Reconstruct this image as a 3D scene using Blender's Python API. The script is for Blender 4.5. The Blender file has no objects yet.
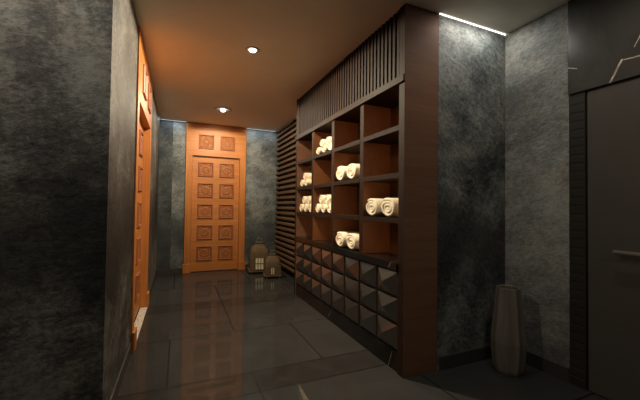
import bpy, bmesh, math, random
from mathutils import Vector, Matrix
random.seed(7)
C = bpy.context.scene.collection
PI = math.pi
sc = bpy.context.scene

# ------------------------------------------------------------------ dimensions (metres)
H = 2.8
XL, XC, XE, XS, XR = -0.36, 1.531, 1.857, 1.806, 2.622
YN, YB, YC = 2.079, 6.497, 1.966
XMIN, YMIN = -2.6, -2.2
JX, JY, TX, BAND, PER, MID = -0.056, 2.186, 1.168, 0.286, 2.017, 1.143   # floor tile grid

# ------------------------------------------------------------------ materials
def new_mat(name):
    m = bpy.data.materials.new(name); m.use_nodes = True
    nt = m.node_tree; nt.nodes.clear()
    out = nt.nodes.new('ShaderNodeOutputMaterial'); b = nt.nodes.new('ShaderNodeBsdfPrincipled')
    nt.links.new(b.outputs[0], out.inputs[0])
    return m, nt, b
def N(nt, t, **kw):
    n = nt.nodes.new(t)
    for k, v in kw.items():
        if k in n.inputs: n.inputs[k].default_value = v
        else: setattr(n, k, v)
    return n
def mathn(nt, op, a, b=None, c=None, clamp=False):
    n = nt.nodes.new('ShaderNodeMath'); n.operation = op; n.use_clamp = clamp
    for i, v in enumerate((a, b, c)):
        if v is None: continue
        if isinstance(v, (int, float)): n.inputs[i].default_value = v
        else: nt.links.new(v, n.inputs[i])
    return n.outputs[0]
def coords(nt, scale=(1,1,1), rot=(0,0,0), loc=(0,0,0)):
    tc = nt.nodes.new('ShaderNodeTexCoord'); mp = nt.nodes.new('ShaderNodeMapping')
    mp.inputs['Scale'].default_value = scale; mp.inputs['Rotation'].default_value = rot; mp.inputs['Location'].default_value = loc
    nt.links.new(tc.outputs['Object'], mp.inputs['Vector']); return mp.outputs[0]
def noise(nt, vec, scale, detail=6, rough=.6, dist=0):
    n = N(nt, 'ShaderNodeTexNoise', Scale=scale, Detail=detail, Roughness=rough, Distortion=dist)
    nt.links.new(vec, n.inputs['Vector']); return n.outputs['Fac']
def ramp(nt, fac, stops):
    r = nt.nodes.new('ShaderNodeValToRGB'); e = r.color_ramp.elements
    while len(e) < len(stops): e.new(.5)
    for el, (p, c) in zip(e, stops):
        el.position = p; el.color = (*c, 1)
    nt.links.new(fac, r.inputs[0]); return r.outputs[0]
def mix(nt, fac, a, b, mode='MIX'):
    m = nt.nodes.new('ShaderNodeMix'); m.data_type = 'RGBA'; m.blend_type = mode
    for i, v in ((0, fac), (6, a), (7, b)):
        if isinstance(v, (int, float)): m.inputs[i].default_value = v
        elif isinstance(v, tuple): m.inputs[i].default_value = (*v, 1)
        else: nt.links.new(v, m.inputs[i])
    return m.outputs[2]
def bump(nt, b, h, strength=.3, dist=.01):
    n = N(nt, 'ShaderNodeBump', Strength=strength, Distance=dist)
    nt.links.new(h, n.inputs['Height']); nt.links.new(n.outputs[0], b.inputs['Normal'])

def plain(name, col, rough=.5, metal=0, spec=.5, var=.12, scale=14):
    m, nt, b = new_mat(name)
    v = noise(nt, coords(nt), scale, 4)
    lo = tuple(c*(1-var) for c in col); hi = tuple(min(1, c*(1+var)) for c in col)
    nt.links.new(ramp(nt, v, [(.3, lo), (.7, hi)]), b.inputs['Base Color'])
    b.inputs['Roughness'].default_value = rough; b.inputs['Metallic'].default_value = metal
    b.inputs['Specular IOR Level'].default_value = spec
    return m
def wood(name, dark, light, axis=2, rough=.45, spec=.4, fine=60, bstr=.15):
    m, nt, b = new_mat(name)
    s = [fine, fine, fine]; s[axis] = fine*.04
    g = noise(nt, coords(nt, tuple(s)), 1, 5, .65, .4)
    s2 = [9, 9, 9]; s2[axis] = .7
    g2 = noise(nt, coords(nt, tuple(s2)), 1, 3, .5, 1.2)
    f = mathn(nt, 'ADD', mathn(nt, 'MULTIPLY', g, .55), mathn(nt, 'MULTIPLY', g2, .45))
    nt.links.new(ramp(nt, f, [(.3, dark), (.7, light)]), b.inputs['Base Color'])
    b.inputs['Roughness'].default_value = rough; b.inputs['Specular IOR Level'].default_value = spec
    bump(nt, b, f, bstr, .002)
    return m
def stone(name, dark, mid, light, off=(0,0,0), rot=(0,0,0), stretch=(2.2,2.2,7.5), split=None, rough=.55, blotch=1.0, cloud=None):
    """dark split-face slate: long soft ripples, fine grain and big tonal clouds"""
    m, nt, b = new_mat(name)
    co = coords(nt, (1,1,1), rot, off)
    if split:                                            # separate slabs: offset the pattern past a joint
        sx = nt.nodes.new('ShaderNodeSeparateXYZ'); tc = nt.nodes.new('ShaderNodeTexCoord')
        nt.links.new(tc.outputs['Object'], sx.inputs[0])
        st = mathn(nt, 'GREATER_THAN', sx.outputs[0], split)
        vm = nt.nodes.new('ShaderNodeVectorMath'); vm.operation = 'SCALE'; vm.inputs[0].default_value = (3.1, 1.7, 5.3)
        nt.links.new(st, vm.inputs['Scale'])
        va = nt.nodes.new('ShaderNodeVectorMath'); va.operation = 'ADD'
        nt.links.new(co, va.inputs[0]); nt.links.new(vm.outputs[0], va.inputs[1]); co = va.outputs[0]
    mp = nt.nodes.new('ShaderNodeMapping'); mp.inputs['Scale'].default_value = stretch
    nt.links.new(co, mp.inputs['Vector'])
    rip = noise(nt, mp.outputs[0], 2.2, 12, .72, .35)
    fine = noise(nt, mp.outputs[0], 13, 8, .8, .1)
    big = noise(nt, co, .85*blotch, 7, .66, .7)
    sw = N(nt, 'ShaderNodeTexWave', Scale=.55, Distortion=9.0, Detail=6.0)
    sw.inputs['Detail Scale'].default_value = 1.1; sw.inputs['Detail Roughness'].default_value = .68
    nt.links.new(co, sw.inputs['Vector'])
    f = mathn(nt, 'ADD', mathn(nt, 'MULTIPLY', rip, .36), mathn(nt, 'MULTIPLY', big, .46))
    f = mathn(nt, 'ADD', f, mathn(nt, 'MULTIPLY', fine, .50))
    f = mathn(nt, 'ADD', f, mathn(nt, 'MULTIPLY', sw.outputs['Fac'], .07))
    f = mathn(nt, 'SUBTRACT', f, .205)
    col = ramp(nt, f, [(.38, dark), (.48, mid), (.59, light)])
    tint = ramp(nt, noise(nt, co, 2.3, 4, .6, .5), [(.4, (1.0,.96,.88)), (.6, (.95,1.0,.99))])
    col = mix(nt, .8, col, tint, 'MULTIPLY')
    if split:
        col = mix(nt, st, mix(nt, 1.0, col, (.5,.52,.54), 'MULTIPLY'), col)
    if cloud:                                            # the slabs' own charcoal seam, wavering along the wall
        zc, zw, zs_ = cloud
        t3 = nt.nodes.new('ShaderNodeTexCoord'); s3 = nt.nodes.new('ShaderNodeSeparateXYZ'); nt.links.new(t3.outputs['Object'], s3.inputs[0])
        wv = mathn(nt, 'MULTIPLY', mathn(nt, 'SUBTRACT', noise(nt, co, 1.4, 8, .68, .5), .5), 1.15)
        dd = mathn(nt, 'DIVIDE', mathn(nt, 'ABSOLUTE', mathn(nt, 'SUBTRACT', mathn(nt, 'ADD', s3.outputs[2], wv), zc)), zw)
        kk = mathn(nt, 'MULTIPLY', mathn(nt, 'SUBTRACT', 1.0, dd, None, True), zs_ * 1.6)
        kk = mathn(nt, 'MINIMUM', kk, zs_)
        col = mix(nt, kk, col, tuple(c*.8 for c in dark))
    nt.links.new(col, b.inputs['Base Color'])
    b.inputs['Roughness'].default_value = rough; b.inputs['Specular IOR Level'].default_value = .3
    bump(nt, b, f, .55, .02)
    return m
def emit(name, col, s):
    m = bpy.data.materials.new(name); m.use_nodes = True; nt = m.node_tree; nt.nodes.clear()
    o = nt.nodes.new('ShaderNodeOutputMaterial'); e = nt.nodes.new('ShaderNodeEmission')
    e.inputs[0].default_value = (*col, 1); e.inputs[1].default_value = s
    nt.links.new(e.outputs[0], o.inputs[0]); return m
def marble(name, base, vein, lines, rough=.12):
    """near-black marble; lines = list of (axis pair a/b, p0, p1, width): thin pale veins drawn as segments in object space"""
    m, nt, b = new_mat(name)
    tc = nt.nodes.new('ShaderNodeTexCoord'); sx = nt.nodes.new('ShaderNodeSeparateXYZ'); nt.links.new(tc.outputs['Object'], sx.inputs[0])
    co = coords(nt)
    cl = ramp(nt, noise(nt, co, 3, 6, .6, .6), [(.35, tuple(c*.6 for c in base)), (.7, tuple(c*1.5 for c in base))])
    wob = mathn(nt, 'MULTIPLY', mathn(nt, 'SUBTRACT', noise(nt, co, 22, 4), .5), .010)
    brk = noise(nt, co, 17, 3)
    tot = None
    for (ax, p0, p1, w) in lines:
        A, B = sx.outputs[ax[0]], sx.outputs[ax[1]]
        dx, dy = p1[0]-p0[0], p1[1]-p0[1]; L = math.hypot(dx, dy); dx /= L; dy /= L
        a = mathn(nt, 'SUBTRACT', A, p0[0]); c = mathn(nt, 'SUBTRACT', B, p0[1])
        t = mathn(nt, 'ADD', mathn(nt, 'MULTIPLY', a, dx), mathn(nt, 'MULTIPLY', c, dy))
        d = mathn(nt, 'ABSOLUTE', mathn(nt, 'ADD', mathn(nt, 'SUBTRACT', mathn(nt, 'MULTIPLY', a, dy), mathn(nt, 'MULTIPLY', c, dx)), wob))
        k = mathn(nt, 'MULTIPLY', mathn(nt, 'LESS_THAN', d, w), mathn(nt, 'MULTIPLY', mathn(nt, 'GREATER_THAN', t, 0), mathn(nt, 'LESS_THAN', t, L)))
        tot = k if tot is None else mathn(nt, 'MAXIMUM', tot, k)
    if tot is not None:
        tot = mathn(nt, 'MULTIPLY', tot, mathn(nt, 'MULTIPLY_ADD', brk, 1.8, -.25, True))
        cl = mix(nt, tot, cl, vein)
    nt.links.new(cl, b.inputs['Base Color'])
    b.inputs['Roughness'].default_value = rough
    return m
def floor_mat():
    m, nt, b = new_mat('polished_floor_tile')
    tc = nt.nodes.new('ShaderNodeTexCoord'); sx = nt.nodes.new('ShaderNodeSeparateXYZ'); nt.links.new(tc.outputs['Object'], sx.inputs[0])
    X, Y = sx.outputs[0], sx.outputs[1]
    rowA = mathn(nt, 'MULTIPLY', mathn(nt, 'GREATER_THAN', Y, 2.472), mathn(nt, 'LESS_THAN', Y, 3.329))
    rowA = mathn(nt, 'MAXIMUM', rowA, mathn(nt, 'GREATER_THAN', Y, 5.346))              # running bond: every other course shifted
    sh = mathn(nt, 'MULTIPLY', rowA, TX/2)
    u = mathn(nt, 'FRACT', mathn(nt, 'DIVIDE', mathn(nt, 'ADD', mathn(nt, 'ADD', X, sh), -JX - TX/2 + TX*20), TX))
    v = mathn(nt, 'MULTIPLY', mathn(nt, 'FRACT', mathn(nt, 'DIVIDE', mathn(nt, 'ADD', Y, -JY + PER*10), PER)), PER)
    def near(val, c, w): return mathn(nt, 'LESS_THAN', mathn(nt, 'ABSOLUTE', mathn(nt, 'SUBTRACT', val, c)), w)
    g = mathn(nt, 'MAXIMUM', near(u, 0, .0055/TX), near(u, 1, .0055/TX))
    for c in (0, PER, BAND, MID): g = mathn(nt, 'MAXIMUM', g, near(v, c, .006))
    band = mathn(nt, 'LESS_THAN', v, BAND)
    co = coords(nt)
    cl = ramp(nt, noise(nt, co, 2.4, 6, .6, .6), [(.3, (.035,.0350,.034)), (.7, (.048,.0475,.0455))])
    bc = ramp(nt, noise(nt, co, 4, 6, .6, .6), [(.3, (.026,.025,.0235)), (.7, (.040,.038,.0355))])
    c = mix(nt, band, cl, bc)
    # one pale wedge-shaped mark in a tile near the front
    a = mathn(nt, 'SUBTRACT', X, .800); y2 = mathn(nt, 'SUBTRACT', 2.21, Y)
    wob = mathn(nt, 'MULTIPLY', mathn(nt, 'SUBTRACT', noise(nt, co, 30, 4), .5), .02)
    d = mathn(nt, 'ABSOLUTE', mathn(nt, 'ADD', mathn(nt, 'ADD', a, mathn(nt, 'MULTIPLY', y2, .10)), wob))
    k = mathn(nt, 'MULTIPLY', mathn(nt, 'LESS_THAN', d, mathn(nt, 'MULTIPLY', y2, .075)), mathn(nt, 'LESS_THAN', y2, .34))
    k = mathn(nt, 'MULTIPLY', k, mathn(nt, 'MULTIPLY', noise(nt, co, 40, 3), 1.2, None, True))
    c = mix(nt, k, c, (.16,.13,.10))
    c = mix(nt, g, c, (.006,.006,.006))
    nt.links.new(c, b.inputs['Base Color'])
    r = mathn(nt, 'ADD', mathn(nt, 'MULTIPLY', g, .5), mathn(nt, 'MULTIPLY', noise(nt, co, 5, 4), .06))
    nt.links.new(mathn(nt, 'ADD', r, .03), b.inputs['Roughness'])
    b.inputs['IOR'].default_value = 1.45; b.inputs['Specular IOR Level'].default_value = .145
    return m

M = {}
M['floor'] = floor_mat()
M['ceiling'] = plain('painted_plaster', (.82,.74,.63), .85, 0, .2, .03, 3)
M['stone_left'] = stone('slate_left', (.010,.0105,.0105), (.072,.071,.067), (.21,.205,.19), (1.3,0,.4), (0,.16,0), (2.0,2.0,3.4), cloud=(1.08,.42,.72))
M['stone_back'] = stone('slate_back', (.045,.053,.058), (.125,.143,.150), (.28,.305,.305), (4,2,1), (0,.5,0), (2.2,2.2,4), split=-.135, cloud=(.6,.5,.7))
M['stone_alcove'] = stone('slate_alcove', (.022,.025,.028), (.12,.128,.127), (.28,.28,.262), (7.2,1,3.3), (0,-.5,0), (2.2,2.2,3.0), cloud=(.90,.42,.68))
M['stone_right'] = stone('slate_right', (.10,.103,.10), (.215,.216,.204), (.38,.375,.35), (2,5.5,6), (.2,0,0), (2.2,2.2,4.5))
M['stone_rear'] = stone('slate_rear', (.03,.03,.03), (.09,.09,.085), (.17,.165,.15), (9,9,2))
M['orange_wood'] = wood('honey_oak', (.36,.125,.027), (.62,.240,.060), 2)
M['orange_wood_h'] = wood('honey_oak_across', (.36,.125,.027), (.62,.240,.060), 0)
M['carved'] = wood('carved_oak', (.25,.080,.019), (.44,.155,.036), 2)
M['moulding'] = wood('moulding_oak', (.25,.082,.036), (.36,.128,.062), 2)
M['wenge'] = wood('wenge', (.0125,.0060,.0036), (.026,.0130,.0080), 1, .6, .12, 90)
M['wenge_v'] = wood('wenge_upright', (.0125,.0062,.0037), (.025,.0128,.0080), 2, .6, .12, 90)
M['wenge_x'] = wood('wenge_end_lit', (.135,.066,.038), (.215,.114,.069), 0, .6, .12, 90)  # same wood, colour lightened to make up for weak light on the end face
M['cell_back'] = wood('warm_veneer', (.125,.044,.014), (.215,.080,.024), 1, .5, .3)
M['slat'] = wood('slat_wood', (.085,.050,.028), (.15,.092,.052), 1, .6, .12, 90)
M['black'] = plain('matt_black', (.010,.009,.009), .6, 0, .3)
M['skirting'] = plain('dark_skirting', (.050,.046,.040), .4, 0, .4)
M['counter'] = marble('black_marble', (.010,.0095,.009), (.3,.25,.2), [((1,2), (2.14,.785), (2.10,.835), .0018)], .12)
M['toe'] = marble('black_marble_plinth', (.010,.0095,.009), (.34,.29,.24), [((1,2), (2.165,.0), (2.115,.135), .0018), ((1,2), (3.30,.03), (3.22,.125), .0018)], .15)
M['header'] = marble('black_marble_header', (.042,.040,.035), (.85,.72,.58), [((1,2), (1.203,2.10), (1.135,2.234), .006), ((1,2), (1.128,2.228), (.93,2.205), .003), ((1,2), (1.075,2.285), (1.02,2.40), .0022), ((1,2), (1.455,2.30), (1.395,2.272), .003)], .3)
M['mirror'] = plain('bronze_mirror', (.21,.20,.19), .13, .88, .5, .08, 6)
M['towel'] = None
m, nt, b = new_mat('cream_terry'); M['towel'] = m
nz = noise(nt, coords(nt), 220, 3)
nt.links.new(ramp(nt, nz, [(.3, (.90,.80,.60)), (.7, (.97,.90,.72))]), b.inputs['Base Color'])
b.inputs['Roughness'].default_value = .95; b.inputs['Specular IOR Level'].default_value = .1
bump(nt, b, nz, .5, .004)
M['door_grey'] = plain('taupe_door', (.085,.074,.062), .5, 0, .3, .05, 5)
M['jamb'] = wood('dark_jamb', (.022,.019,.016), (.036,.031,.026), 1, .55, .3, 70)
M['steel'] = plain('satin_bronze', (.34,.30,.25), .42, .5)
M['vase'] = wood('greige_vase', (.115,.098,.080), (.19,.165,.135), 2, .7, .25, 40, .4)
M['lantern'] = wood('weathered_brown', (.10,.072,.038), (.165,.118,.068), 2, .75, .2, 50, .4)
M['pane'] = plain('frosted_pane', (.85,.83,.60), .35, 0, .5, .08)
M['candle'] = plain('ivory_candle', (.75,.70,.5), .6)
M['granite'] = None
m, nt, b = new_mat('pale_granite'); M['granite'] = m
vz = N(nt, 'ShaderNodeTexVoronoi', Scale=75.0); nt.links.new(coords(nt), vz.inputs['Vector'])
nt.links.new(ramp(nt, vz.outputs['Color'], [(.2, (.42,.39,.33)), (.8, (.80,.76,.68))]), b.inputs['Base Color'])
b.inputs['Roughness'].default_value = .5
M['led'] = emit('led_cool', (1.0,.97,.92), 5.0)
M['led_back'] = emit('led_soft', (.95,.97,1.0), .9)
M['cell_glow'] = emit('amber_glow', (1,.60,.28), 42)  # emitter for the added cubbyhole glow
M['bulb'] = emit('lamp_warm', (1,.97,.92), 8)
M['ring'] = plain('ring_paint', (.55,.48,.40), .5)
M['ring_dark'] = plain('ring_dark', (.40,.33,.27), .5)

# ------------------------------------------------------------------ mesh helpers
def box(bm, x0, x1, y0, y1, z0, z1, bev=0, mi=0):
    vs = [bm.verts.new(p) for p in ((x0,y0,z0),(x1,y0,z0),(x1,y1,z0),(x0,y1,z0),(x0,y0,z1),(x1,y0,z1),(x1,y1,z1),(x0,y1,z1))]
    fs = [bm.faces.new([vs[i] for i in q]) for q in ((0,3,2,1),(4,5,6,7),(0,1,5,4),(1,2,6,5),(2,3,7,6),(3,0,4,7))]
    for f in fs: f.material_index = mi
    if bev:
        ed = list({e for f in fs for e in f.edges})
        r = bmesh.ops.bevel(bm, geom=ed, offset=bev, segments=2, affect='EDGES', profile=.6)
        for f in r['faces']: f.material_index = mi
    return fs
def lathe(bm, prof, seg=32, c=(0,0), mod=None, close=True, mi=0):
    rings = []
    for (r, z) in prof:
        ring = []
        for i in range(seg):
            a = 2*PI*i/seg; rr = r*(mod(a, z) if mod else 1)
            ring.append(bm.verts.new((c[0]+rr*math.cos(a), c[1]+rr*math.sin(a), z)))
        rings.append(ring)
    for a, b2 in zip(rings, rings[1:]):
        for i in range(seg):
            f = bm.faces.new((a[i], a[(i+1)%seg], b2[(i+1)%seg], b2[i])); f.material_index = mi
    if close:
        bm.faces.new(rings[0][::-1]).material_index = mi; bm.faces.new(rings[-1]).material_index = mi
def tube(bm, pts, r, seg=12):
    rings = []
    pts = [Vector(p) for p in pts]
    for i, p in enumerate(pts):
        d = (pts[min(i+1, len(pts)-1)] - pts[max(i-1, 0)]).normalized()
        u = d.orthogonal().normalized() if i == 0 else (u - d*u.dot(d)).normalized()
        w = d.cross(u)
        rings.append([bm.verts.new(p + r*(math.cos(2*PI*k/seg)*u + math.sin(2*PI*k/seg)*w)) for k in range(seg)])
    for a, b2 in zip(rings, rings[1:]):
        for k in range(seg): bm.faces.new((a[k], a[(k+1)%seg], b2[(k+1)%seg], b2[k]))
    bm.faces.new(rings[0][::-1]); bm.faces.new(rings[-1])
def make(name, bm, mats, parent=None, smooth=False, loc=None):
    bmesh.ops.recalc_face_normals(bm, faces=bm.faces[:])
    me = bpy.data.meshes.new(name); bm.to_mesh(me); bm.free()
    for m in (mats if isinstance(mats, (list, tuple)) else [mats]): me.materials.append(m)
    if smooth:
        for p in me.polygons: p.use_smooth = True
    o = bpy.data.objects.new(name, me); C.objects.link(o)
    if parent: o.parent = parent
    if loc: o.location = loc
    return o
def inst(src, parent, loc, name=None):
    o = src.copy(); C.objects.link(o); o.parent = parent; o.location = loc
    return o
def B(*a, **k):
    bm = bmesh.new(); box(bm, *a, **k); return bm
def empty(name, loc=(0,0,0), rz=0):
    o = bpy.data.objects.new(name, None); C.objects.link(o); o.location = loc; o.rotation_euler = (0,0,rz); o.empty_display_size = .1
    return o
def tag(o, label, cat, group=None, kind=None):
    o['label'] = label; o['category'] = cat
    if group: o['group'] = group
    if kind: o['kind'] = kind
    return o
def struct(o, label=None, cat=None):
    o['kind'] = 'structure'
    if label: o['label'] = label
    if cat: o['category'] = cat
    return o

# ------------------------------------------------------------------ room shell
struct(make('floor', B(XMIN-.1, XR+.15, YMIN-.1, YB+.15, -.1, 0), M['floor']), 'polished dark grey tiled floor with darker bands', 'floor')
struct(make('ceiling', B(XMIN-.1, XR+.15, YMIN-.1, YB+.15, H, H+.1), M['ceiling']), 'plain plastered ceiling over corridor and entrance', 'ceiling')
LD0, LD1 = 3.17, 4.60            # left door span (y)
BD0, BD1 = .088, 1.19            # back door span (x)
bm = bmesh.new()
box(bm, XMIN, XL-.12, YN, YN+.1, 0, H); box(bm, XL-.12, XL, YN, LD0, 0, H); box(bm, XL-.12, XL, LD1, YB, 0, H)
struct(make('wall_left', bm, M['stone_left']), 'dark slate wall on the left, turning the corner towards the carved door', 'wall')
bm = bmesh.new()
box(bm, XL-.12, BD0, YB, YB+.1, 0, H); box(bm, BD1, XS+.1, YB, YB+.1, 0, H)
struct(make('wall_back', bm, M['stone_back']), 'slate slab wall at the corridor end either side of the door', 'wall')
struct(make('wall_alcove', B(XE+.001, XR, YC, YC+.1, 0, H), M['stone_alcove']), 'mottled slate wall beside the shelving, facing the camera', 'wall')
struct(make('wall_right', B(XR, XR+.1, 1.457, YC+.1, 0, H), M['stone_right']), 'paler rippled slate wall between alcove corner and black doorway', 'wall')
struct(make('wall_partition', B(XS+.056, XS+.12, YC+.1, YB+.1, 0, H), M['black']), 'dark partition wall behind the shelving and slats', 'wall')
bm = bmesh.new(); box(bm, XR-.012, XR+.1, YMIN, .35, 0, H)
struct(make('wall_entrance', bm, M['header']), 'black marble wall beyond the grey door', 'wall')
struct(make('wall_rear', B(XMIN, XR+.1, YMIN-.1, YMIN, 0, H), M['stone_rear']), 'slate wall behind the camera', 'wall')
struct(make('wall_side', B(XMIN-.1, XMIN, YMIN, YN+.1, 0, H), M['stone_rear']), 'slate wall at the far left', 'wall')
# skirtings
sk = .1
def skirt(bm, x0, x1, y0, y1): box(bm, x0, x1, y0, y1, 0, sk, .004)
bm = bmesh.new(); skirt(bm, XL, XL+.014, YN-.014, LD0-.012); skirt(bm, XL, XL+.014, LD1+.012, YB); skirt(bm, XMIN, XL, YN-.014, YN)
struct(make('baseboard_left', bm, M['skirting']), 'low dark skirting along the left slate wall', 'skirting')
bm = bmesh.new(); skirt(bm, XL+.014, BD0-.022, YB-.014, YB); skirt(bm, BD1+.022, XS, YB-.014, YB)
struct(make('baseboard_back', bm, M['skirting']), 'low dark skirting along the end wall', 'skirting')
struct(make('baseboard_alcove', B(XE+.018, XR-.014, YC-.018, YC, 0, .105, .004), M['skirting']), 'dark skirting on the alcove wall behind the vase', 'skirting')
struct(make('baseboard_right', B(XR-.014, XR, 1.458, YC-.018, 0, .105, .004), M['skirting']), 'dark skirting on the right slate wall beside the vase', 'skirting')

# ------------------------------------------------------------------ carved timber doors
def carved_bm(w=.275, h=.275):
    """square moulding around a raised leaf-and-rosette carving; local front is -y, centred on 0,0"""
    bm = bmesh.new(); t = .028
    def ring(s0, s1, y0, y1):
        a = [(-s0,-s0),(s0,-s0),(s0,s0),(-s0,s0)]; b2 = [(-s1,-s1),(s1,-s1),(s1,s1),(-s1,s1)]
        k = w/2
        va = [bm.verts.new((p[0]*k, y0, p[1]*h/2)) for p in a]; vb = [bm.verts.new((p[0]*k, y1, p[1]*h/2)) for p in b2]
        for i in range(4): bm.faces.new((va[i], va[(i+1)%4], vb[(i+1)%4], vb[i])).material_index = 0
    s = [(1,0),(1,-.012),(.95,-.020),(.88,-.020),(.82,-.008),(.80,-.003)]
    for (s0, y0), (s1, y1) in zip(s, s[1:]): ring(s0, s1, y0, y1)
    n = 44; g = []
    for i in range(n+1):
        row = []
        for j in range(n+1):
            u = (i/n*2-1); v = (j/n*2-1)
            r = math.hypot(u, v); a = math.atan2(v, u)
            hgt = .45*max(0, math.cos(PI*min(1, r/.30)*.5)) if r < .30 else 0
            pet = abs(math.cos(4*a + 2.2*math.sin(r*9)))*(.6+.4*math.cos(r*26)**2)
            if .22 < r < .74: hgt = max(hgt, (.35+.65*pet)*math.sin(PI*(r-.22)/.52))
            cu, cv = abs(u)-.80, abs(v)-.80; rc = math.hypot(cu, cv)
            if rc < .36: hgt = max(hgt, .9*abs(math.sin(rc*17)) * (1-rc/.36) + .3*(1-rc/.36))
            du = abs(abs(u)-.52)+abs(v)*.9
            if abs(v) > .76 and abs(u) < .42: hgt = max(hgt, .6*abs(math.cos(u*11)))
            if abs(u) > .76 and abs(v) < .42: hgt = max(hgt, .6*abs(math.cos(v*11)))
            row.append(bm.verts.new((u*.80*w/2, -.001 - .009*hgt, v*.80*h/2)))
        g.append(row)
    for i in range(n):
        for j in range(n): bm.faces.new((g[i][j], g[i+1][j], g[i+1][j+1], g[i][j+1])).material_index = 1
    return bm
carved_src = None
def timber_door(name, loc, rz, W, op, label, proud=.028, rec=.03):
    """full-height carved door: local x runs across, -y faces out, origin at floor centre on the wall plane"""
    global carved_src
    root = empty(name, loc, rz); struct(root, label, 'door')
    w2, o2, zt = W/2, op/2, 2.185
    bm = bmesh.new()
    for s in (-1, 1):
        a, b2 = sorted((s*o2, s*w2)); box(bm, a, b2, -proud, rec+.042, .0, zt, .004)
    make('door_frame', bm, M['orange_wood'], root)
    bm = B(-w2, w2, -proud, rec+.042, zt, H-.002, bev=.004)
    hp = make('header_panel', bm, M['orange_wood_h'], root)
    for s in (-1, 1):
        a, b2 = sorted((s*(o2-.006), s*(w2+.018))); make('plinth', B(a, b2, -proud-.022, -proud+.0, 0, .17, bev=.006), M['orange_wood'], root)
    leaf = make('door_leaf', B(-o2+.003, o2-.003, rec, rec+.04, .012, zt-.003, bev=.002), M['orange_wood_h'], root)
    cx = op*.222; 
    spots = [(s*cx, 1.935-.397*k, rec) for k in range(5) for s in (-1, 1)]
    for i, (x, z, y) in enumerate(spots):
        if carved_src is None:
            carved_src = make('carved_panel', carved_bm(), [M['moulding'], M['carved']], leaf, smooth=False, loc=(x, y, z))
        else: inst(carved_src, leaf, (x, y, z))
    for s in (-1, 1): inst(carved_src, hp, (s*cx*1.0, -proud, 2.455))
    return root
timber_door('door_1', ((BD0+BD1)/2, YB, 0), 0, BD1-BD0, .872, 'carved orange oak door closing the corridor end, square rosette panels')
timber_door('door_2', (XL, (LD0+LD1)/2, 0), PI/2, LD1-LD0, 1.18, 'carved orange oak door seen edge-on in the left wall', .014, .060)
struct(make('trim_1', B(XL-.05, XL+.026, (LD0+LD1)/2-.575, (LD0+LD1)/2+.575, 0, .011, bev=.003), M['granite']), 'pale speckled granite sill under the left carved door', 'door sill')

# ------------------------------------------------------------------ right-hand grey door in black surround
bm = B(XR-.014, XR+.1, .352, 1.455, 2.1, H-.001, bev=.002)
d3 = empty('door_3', (0,0,0)); struct(d3, 'tall plain taupe door with horizontal bar handle in a black marble surround', 'door')
make('header_panel', bm, M['header'], d3)
for y0, y1 in ((1.352, 1.455), (.352, .45)):
    bm = bmesh.new(); box(bm, XR-.002, XR+.1, y0, y1, 0, 2.099, .002)
    n = 34
    for k in range(n):
        z = .02 + k*(2.06/n); box(bm, XR-.004, XR-.001, y0+.003, y1-.003, z, z+.042, .002)
    make('jamb', bm, M['jamb'], d3)
make('door_leaf', B(XR+.004, XR+.05, .455, 1.342, .006, 2.092, bev=.003), M['door_grey'], d3)
bm = bmesh.new(); tube(bm, [(XR-.06, 1.165, .985), (XR-.06, .60, .985)], .0155, 14)
hb = make('bar_handle', bm, M['steel'], d3, True)
for y in (.94, .68):
    bm = bmesh.new(); tube(bm, [(XR-.06, y, .985), (XR+.004, y, .985)], .009, 10); make('handle_post', bm, M['steel'], hb, True)

# ------------------------------------------------------------------ shelving unit
su = empty('shelving_unit', ((XC+XE)/2, 3.2, 0))
tag(su, 'tall dark wenge shelving wall with open cubbyholes above pyramid-fronted cupboards', 'shelving')
ox, oy = su.location.x, su.location.y
def P(name, bm, m, par=None, smooth=False):
    o = make(name, bm, m, par or su, smooth)
    if (par is None or par == su): o.location = (-ox, -oy, 0)
    return o
YF = 4.44
def edge_dark(bm):  # darker copy of the wood on front faces, offsetting the strong spots
    bm.normal_update()
    for fc in bm.faces:
        if fc.normal.x < -.3: fc.material_index = 1
    return bm
yd = [2.0, 2.592, 3.21, 3.80, 4.41]                       # divider centrelines
P('side_panel', edge_dark(B(XC, XE, 1.966, 2.034, 0, H-.002, bev=.002)), [M['wenge_x'], M['wenge_v']])
P('side_panel', edge_dark(B(XC, XE, 4.386, YF, 0, H-.002, bev=.002)), [M['wenge_x'], M['wenge_v']])
P('back_panel', B(XE-.022, XE-.002, 2.035, 4.385, .16, 2.194), M['cell_back'])
for y in yd[1:4]: 
    bm = B(XC+.004, XE-.024, y-.03, y+.03, .832, 2.204, bev=.0015)
    bm.normal_update()
    for fc in bm.faces:
        if fc.normal.x < -.3: fc.material_index = 1
    P('divider', bm, [M['cell_back'], M['wenge']])
for z0, z1 in ((1.850, 1.890), (1.485, 1.525), (1.132, 1.172)):
    for a, b2 in zip(yd, yd[1:]):
        P('shelf', B(XC+.002, XE-.024, a+.032 + (.003 if a == yd[0] else 0), b2-.032, z0, z1, bev=.0015), M['wenge'])
bm = B(XC-.0005, XE-.022, 2.0345, 4.3855, 2.206, 2.260, bev=.002); box(bm, XC-.016, XC-.001, 1.964, YF+.002, 2.206, 2.260, .002)
P('top_rail', bm, M['wenge'])
bm = bmesh.new()
box(bm, XC+.034, XC+.065, 2.0345, 4.3855, 2.262, H-.003)
n = 43; pt = (4.3855-2.0345)/n
for k in range(n):
    y = 2.0345 + k*pt; box(bm, XC+.008, XC+.034, y+.012, y+.012+.032, 2.264, H-.003, .0015)
P('slat_panel', bm, M['wenge_v'])
P('countertop', B(XC-.012, XE-.024, 2.0345, 4.3855, .772, .83, bev=.003), M['counter'])
P('toe_kick', B(XC+.012, XC+.032, 2.0345, 4.3855, .0, .158), M['toe'])
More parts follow.
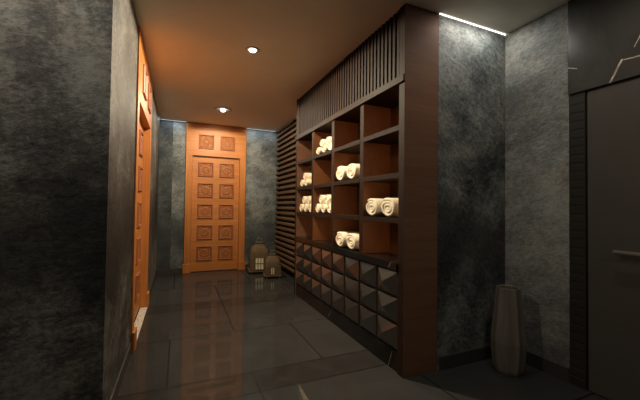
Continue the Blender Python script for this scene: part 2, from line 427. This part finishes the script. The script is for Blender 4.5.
# cupboard doors with mirrored pyramids
def pyramid_bm(w, h, d):
    bm = bmesh.new()
    q = [(-w/2,-h/2),(w/2,-h/2),(w/2,h/2),(-w/2,h/2)]
    a = [bm.verts.new((0, y, z)) for y, z in q]; b2 = [bm.verts.new((-.004, y*.985, z*.985)) for y, z in q]
    t = bm.verts.new((-.004-d, 0, 0))
    for i in range(4):
        j = (i+1) % 4; bm.faces.new((a[i], a[j], b2[j], b2[i])); bm.faces.new((b2[i], b2[j], t))
    bm.faces.new(a[::-1]); return bm
pyr = None; cell = (4.3855-2.0345)/8; rowh = (.768-.162)/3
for k in range(4):
    y0 = 2.0345 + k*2*cell
    d = P('cupboard_door', B(XC+.014, XC+.034, y0+.004, y0+2*cell-.004, .162, .768, bev=.0015), M['wenge'])
    for r in range(3):
        for c in range(2):
            l = (XC+.0135, y0+cell*(c+.5), .162+rowh*(r+.5))
            if pyr is None:
                pyr = make('pyramid_panel', pyramid_bm(cell-.026, rowh-.018, .05), M['mirror'], d, loc=l)
            else: inst(pyr, d, l)

# ------------------------------------------------------------------ horizontal slat screen
ss = empty('slat_screen', (XS+.03, 5.46, 0))
tag(ss, 'horizontal dark wood slat screen between the shelving and the end wall', 'screen')
so = (-(XS+.03), -5.46, 0)
bm = bmesh.new(); n = 27
for k in range(n):
    z = .115 + k*.0985; pr = [(XS+.004, z), (XS, z+.004), (XS, z+.036), (XS+.016, z+.050), (XS+.034, z+.050), (XS+.034, z)]
    va = [bm.verts.new((x, YF+.002, zz)) for x, zz in pr]; vb = [bm.verts.new((x, YB-.016, zz)) for x, zz in pr]
    bm.faces.new(va); bm.faces.new(vb[::-1])
    for q in range(6): bm.faces.new((va[q], vb[q], vb[(q+1) % 6], va[(q+1) % 6]))
make('slats', bm, M['slat'], ss, loc=so)
bm = bmesh.new()
for y in (4.6, 5.45, 6.35): box(bm, XS+.034, XS+.053, y, y+.04, .02, H-.003)
make('batten', bm, M['black'], ss, loc=so)

# ------------------------------------------------------------------ rolled towels
def towel_bm(a, b, L=.26, turns=3.2, seg=28):
    """spiral of thick terry: rolled about the local x axis, face at x=0, bottom at z=0"""
    bm = bmesh.new(); n = int(turns*seg); pitch = .93/turns; th = pitch*.95
    prof = []
    for i in range(n+1):
        t = 2*PI*i/seg + .9; R = 1 - pitch*i/seg
        R = max(R, .09)
        o = R; q = max(R-th, .006); mid = (o+q)/2
        wob = 1 + .025*math.sin(3*t) + .015*math.sin(7*t)
        sec = [(o, L), (o, .010), ((o*.80+q*.20), .002), (mid, 0), ((o*.20+q*.80), .002), (q, .008), (q, L)]
        ring = []
        for (r, x) in sec:
            y, z = a*r*wob*math.cos(t), b*r*wob*math.sin(t)
            z = max(z, -b*.93)
            x2 = x + (.004*math.sin(t*1.7) if x < .05 else 0) + (.004*(1-R) if x < .05 else 0)
            ring.append(bm.verts.new((x2, y, z + b*.93)))
        prof.append(ring)
    for p, q in zip(prof, prof[1:]):
        for k in range(len(p)): bm.faces.new((p[k], p[(k+1) % len(p)], q[(k+1) % len(p)], q[k]))
    bm.faces.new(prof[0]); bm.faces.new(prof[-1][::-1])
    return bm
big = small = None
def towel(x, y, z, kind, label, group, zs):
    global big, small
    if kind == 'big':
        if big is None: o = big = make('rolled_towel', towel_bm(.116, .0865), M['towel'], None, True)
        else: o = big.copy(); C.objects.link(o)
    else:
        if small is None: o = small = make('rolled_towel', towel_bm(.081, .066, .26, 3.0, 20), M['towel'], None, True)
        else: o = small.copy(); C.objects.link(o)
    o.location = (x, y, z); o.scale = (1, 1, zs)
    tag(o, label, 'towel', group)
X0 = XC + .014; zs = 1
for (y, z, where, g) in ((2.92, 1.526, 'on the second shelf from the top', 'pair of thick towels on the second shelf'),
                         (2.300, 1.173, 'at the near end of the third shelf', 'pair of thick towels on the third shelf'),
                         (2.91, .831, 'on the black marble counter', 'pair of thick towels on the counter')):
    towel(X0, y+.142, z, 'big', 'cream rolled towel, left of the two ' + where, g, zs)
    towel(X0+.006, y-.090, z, 'big', 'cream rolled towel, right of the two ' + where, g, zs)
dz = .066*.93*1.80
for (yl, z, shelf, col) in ((3.655, 1.891, 'top', 'the pile of five alone on the top shelf'),
                            (3.655, 1.173, 'third', 'the right-hand pile of five on the third shelf'),
                            (4.240, 1.173, 'third', 'the left-hand pile of five on the third shelf')):
    g = 'towels in ' + col; zs = .76 if shelf == 'top' else .96
    for k, w in enumerate(('left', 'middle', 'right')):
        towel(X0+.004*k, yl-.163*k, z, 'small', 'small cream rolled towel, bottom %s of %s' % (w, col), g, zs)
    for k, w in enumerate(('left', 'right')):
        towel(X0+.01+.004*k, yl-.082-.163*k, z+dz*zs, 'small', 'small cream rolled towel, top %s of %s' % (w, col), g, zs)
g = 'towels in the pile of three on the second shelf'; zs = .82
for k, w in enumerate(('bottom left', 'bottom right')):
    towel(X0, 4.225-.163*k, 1.526, 'small', 'small cream rolled towel, %s of the pile of three on the second shelf' % w, g, zs)
towel(X0+.01, 4.225-.082, 1.526+dz*zs, 'small', 'small cream rolled towel topping the pile of three on the second shelf', g, zs)

# ------------------------------------------------------------------ floor vase
vz = empty('floor_vase', (2.365, 1.745, 0), .2)
tag(vz, 'tall greige fluted floor vase standing in the alcove corner', 'vase')
bm = bmesh.new()
def flute(a, z): return 1 - .10*abs(math.sin(4.5*a)) 
prof = [(.080,.0),(.094,.003),(.106,.03),(.114,.09),(.121,.17),(.125,.235),(.123,.27),(.113,.37),(.103,.47),(.094,.56),(.087,.63),(.086,.646),(.081,.648),(.075,.642),(.078,.58),(.085,.50)]
lathe(bm, prof, 60, (0,0), flute, True)
make('body', bm, M['vase'], vz)

# ------------------------------------------------------------------ two lanterns
def lantern(loc, rz, w, h, win, label):
    r = empty('candle_lantern', loc, rz); tag(r, label, 'lantern', 'brown lanterns beside the end door')
    s = w/2; bh = h*.50
    bm = bmesh.new(); box(bm, -s*1.12, s*1.12, -s*1.12, s*1.12, .03, .052, .004)
    for x in (-1, 1):
        for y in (-1, 1): box(bm, x*s*.85-.016, x*s*.85+.016, y*s*.85-.016, y*s*.85+.016, 0, .031, .003)
    make('base', bm, M['lantern'], r)
    bm = bmesh.new(); box(bm, -s, s, -s, s, .052, bh, .006)
    make('body', bm, M['lantern'], r)
    # domed roof: square section rounding in to a neck
    bm = bmesh.new(); rings = []
    steps = [(1.03,0),(1.03,.03),(1.005,.06),(.99,.22),(.93,.42),(.82,.60),(.66,.74),(.50,.82),(.42,.85),(.41,.93),(.45,.945),(.45,.985),(.36,1.0)]
    hh = h-bh
    for (q, t) in steps:
        ring = []; e = 5 if t < .5 else 3.2
        for i in range(32):
            a = 2*PI*i/32; c, n_ = math.cos(a), math.sin(a)
            k = (abs(c)**e + abs(n_)**e)**(-1/e)
            ring.append(bm.verts.new((s*q*k*c, s*q*k*n_, bh + hh*t)))
        rings.append(ring)
    for a, b2 in zip(rings, rings[1:]):
        for i in range(32): bm.faces.new((a[i], a[(i+1)%32], b2[(i+1)%32], b2[i]))
    bm.faces.new(rings[0][::-1]); bm.faces.new(rings[-1])
    make('domed_roof', bm, M['lantern'], r, False)
    bm = bmesh.new(); rr = w*.17
    tube(bm, [(rr*math.cos(a), 0, h-.004 + rr*1.3*math.sin(a)) for a in [PI*i/14 for i in range(15)]], .0035, 8)
    hd = make('loop_handle', bm, M['steel'], r, True)
    # window on the front face (-y)
    cx, wx, z0, z1, nc, nr, peak = win
    f = -s
    bm = bmesh.new()
    if peak:
        pts = [(cx-wx/2, z0), (cx+wx/2, z0), (cx+wx/2, z1-wx*.4), (cx, z1), (cx-wx/2, z1-wx*.4)]
    else: pts = [(cx-wx/2, z0), (cx+wx/2, z0), (cx+wx/2, z1), (cx-wx/2, z1)]
    A = [bm.verts.new((x, f-.006, z)) for x, z in pts]; Bv = [bm.verts.new((x, f-.0005, z)) for x, z in pts]
    bm.faces.new(A); bm.faces.new(Bv[::-1])
    for i in range(len(A)): j = (i+1) % len(A); bm.faces.new((A[i], Bv[i], Bv[j], A[j]))
    pn = make('window_pane', bm, M['pane'], r); pn['label'] = 'pale frosted window pane'
    bm = bmesh.new(); t = .006
    for i in range(nc+1):
        x = cx-wx/2 + wx*i/nc; zt = z1 - (wx*.4 if peak and i in (0, nc) else 0)
        box(bm, x-t, x+t, f-.014, f-.0065, z0-t, zt)
    for i in range(nr+1 if not peak else 1):
        z = z0 + (z1-z0)*i/nr; box(bm, cx-wx/2-t, cx+wx/2+t, f-.0145, f-.0068, z-t, z+t)
    make('muntins', bm, M['lantern'], pn)
    return r
lantern((1.415, 6.17, 0), -.10, .36, .57, (-.015, .155, .075, .30, 3, 2, False), 'larger brown domed lantern with a gridded pale window, beside the end door')
lantern((1.535, 5.64, 0), -.14, .27, .41, (-.012, .064, .065, .195, 2, 1, True), 'smaller brown domed lantern with a little peaked window, in front of the larger one')

# ------------------------------------------------------------------ ceiling lights and LED strips
def downlight(x, y, rr, label, ring, drop=.0):
    r = empty('ceiling_downlight', (x, y, H)); tag(r, label, 'ceiling light', 'recessed downlights along the corridor')
    bm = bmesh.new()
    lathe(bm, [(rr, -.0005), (rr, -.004), (rr-.008, -.008), (.044, -.006), (.038, -.001)], 40, close=False)
    make('trim_ring', bm, ring, r, True)
    bm = bmesh.new(); lathe(bm, [(.030, -.001), (.033, -.010-drop), (.029, -.016-drop), (.015, -.020-drop)], 32)
    make('lamp', bm, M['bulb'], r, True)
downlight(.632, 3.19, .07, 'small bright round downlight in the ceiling nearest the shelving', M['ring_dark'])
downlight(.608, 5.37, .14, 'round downlight with a wide pale ring in front of the end door', M['ring'], .02)
led = make('led_or_glow_strip', B(XE+.006, XR-.006, YC-.007, YC-.003, H-.006, H-.001), M['led']); tag(led, 'glowing white LED strip along the top of the alcove wall', 'light strip')
led = make('led_or_glow_strip', B(XL+.01, BD0-.005, YB-.008, YB-.003, H-.005, H-.001), M['led_back']); tag(led, 'thin LED line on top of the end wall, left of the door', 'light strip')
led = make('led_or_glow_strip', B(BD1+.005, XS-.01, YB-.008, YB-.003, H-.005, H-.001), M['led_back']); tag(led, 'thin LED line on top of the end wall, right of the door', 'light strip')

def spot(x, y, z, e, col, ang=150, blend=1, aim=None, rad=.04):
    l = bpy.data.lights.new('downlight_or_fill', 'SPOT'); l.energy = e; l.color = col; l.spot_size = math.radians(ang); l.spot_blend = blend; l.shadow_soft_size = rad
    o = bpy.data.objects.new('downlight_or_fill', l); C.objects.link(o); o.location = (x, y, z)
    if aim: o.rotation_euler = (Vector(aim)-o.location).to_track_quat('-Z', 'Y').to_euler()
    return o
W1 = (1, .83, .60); W2 = (1, .89, .74)
spot(.632, 3.19, H-.03, 150, W1, 179, .1)
spot(.608, 5.37, H-.045, 95, W1, 179, .1)
spot(1.9, .9, H-.03, 16, W2, 178, .5)  # from here four added fill spots, out of view, without fixtures
spot(-.75, 1.5, H-.03, 24, W2, 178, .5)
spot(-1.7, 1.5, H-.03, 24, W2, 178, .5)
spot(.3, -.9, H-.03, 24, W2, 178, .5)
def strip_light(x, y, L, e, col):
    l = bpy.data.lights.new('led_light', 'AREA'); l.shape = 'RECTANGLE'; l.size = L; l.size_y = .02; l.energy = e; l.color = col
    o = bpy.data.objects.new('led_light', l); C.objects.link(o); o.location = (x, y, H-.012)
strip_light((XE+XR)/2-.05, YC-.12, XR-XE-.22, 3.4, (1,.97,.90))
strip_light((XL+BD0)/2, YB-.10, BD0-XL-.04, 1.0, (.85,.93,1))
strip_light((BD1+XS)/2, YB-.10, XS-BD1-.04, 1.2, (.85,.93,1))
# hidden glow strip added in each cubbyhole, on the near upright, for amber light
for (z0, z1) in ((1.892, 2.19), (1.527, 1.845), (1.174, 1.483), (.834, 1.13)):
    for k, y in enumerate(yd[:4]):
        off = .035 if k == 0 else .0305
        P('led_or_glow_strip', B(XC+.235, XC+.243, y+off, y+off+.010, z0+.01, z1-.01), M['cell_glow'])
# extra spots added at the corridor downlights to brighten the doors and the shelves
spot(.608, 5.37, H-.06, 36, W1, 74, .6, (.64, YB, 2.05))
spot(.632, 3.19, H-.05, 55, W1, 72, .6, (XL, 3.95, 1.98))
spot(.632, 3.19, H-.05, 85, W1, 95, .8, (XC, 2.6, 1.4))
spot(.608, 5.37, H-.06, 60, W1, 80, .8, (XC, 3.6, 1.4))

w = bpy.data.worlds.new('World'); sc.world = w; w.use_nodes = True
w.node_tree.nodes['Background'].inputs[0].default_value = (.02,.02,.02,1)

# ------------------------------------------------------------------ camera
f, yaw, pitch, roll, cz = 324.28, math.radians(23.3925), math.radians(1.2237), math.radians(.7439), 1.2522
fw = Vector((math.sin(yaw)*math.cos(pitch), math.cos(yaw)*math.cos(pitch), math.sin(pitch)))
rt = Vector((math.cos(yaw), -math.sin(yaw), 0)); up = rt.cross(fw)
r2 = rt*math.cos(roll) + up*math.sin(roll); u2 = -rt*math.sin(roll) + up*math.cos(roll)
cd = bpy.data.cameras.new('Camera'); cd.sensor_width = 36; cd.lens = f/640*36; cd.clip_start = .02
cam = bpy.data.objects.new('Camera', cd); C.objects.link(cam)
mw = Matrix.Identity(4)
for i in range(3): mw[i][0] = r2[i]; mw[i][1] = u2[i]; mw[i][2] = -fw[i]
mw[0][3], mw[1][3], mw[2][3] = 0, 0, cz
cam.matrix_world = mw
sc.camera = cam
sc.view_settings.view_transform = 'Standard'; sc.view_settings.look = 'None'; sc.view_settings.gamma = 1; sc.view_settings.use_curve_mapping = False
sc.view_settings.exposure = 0
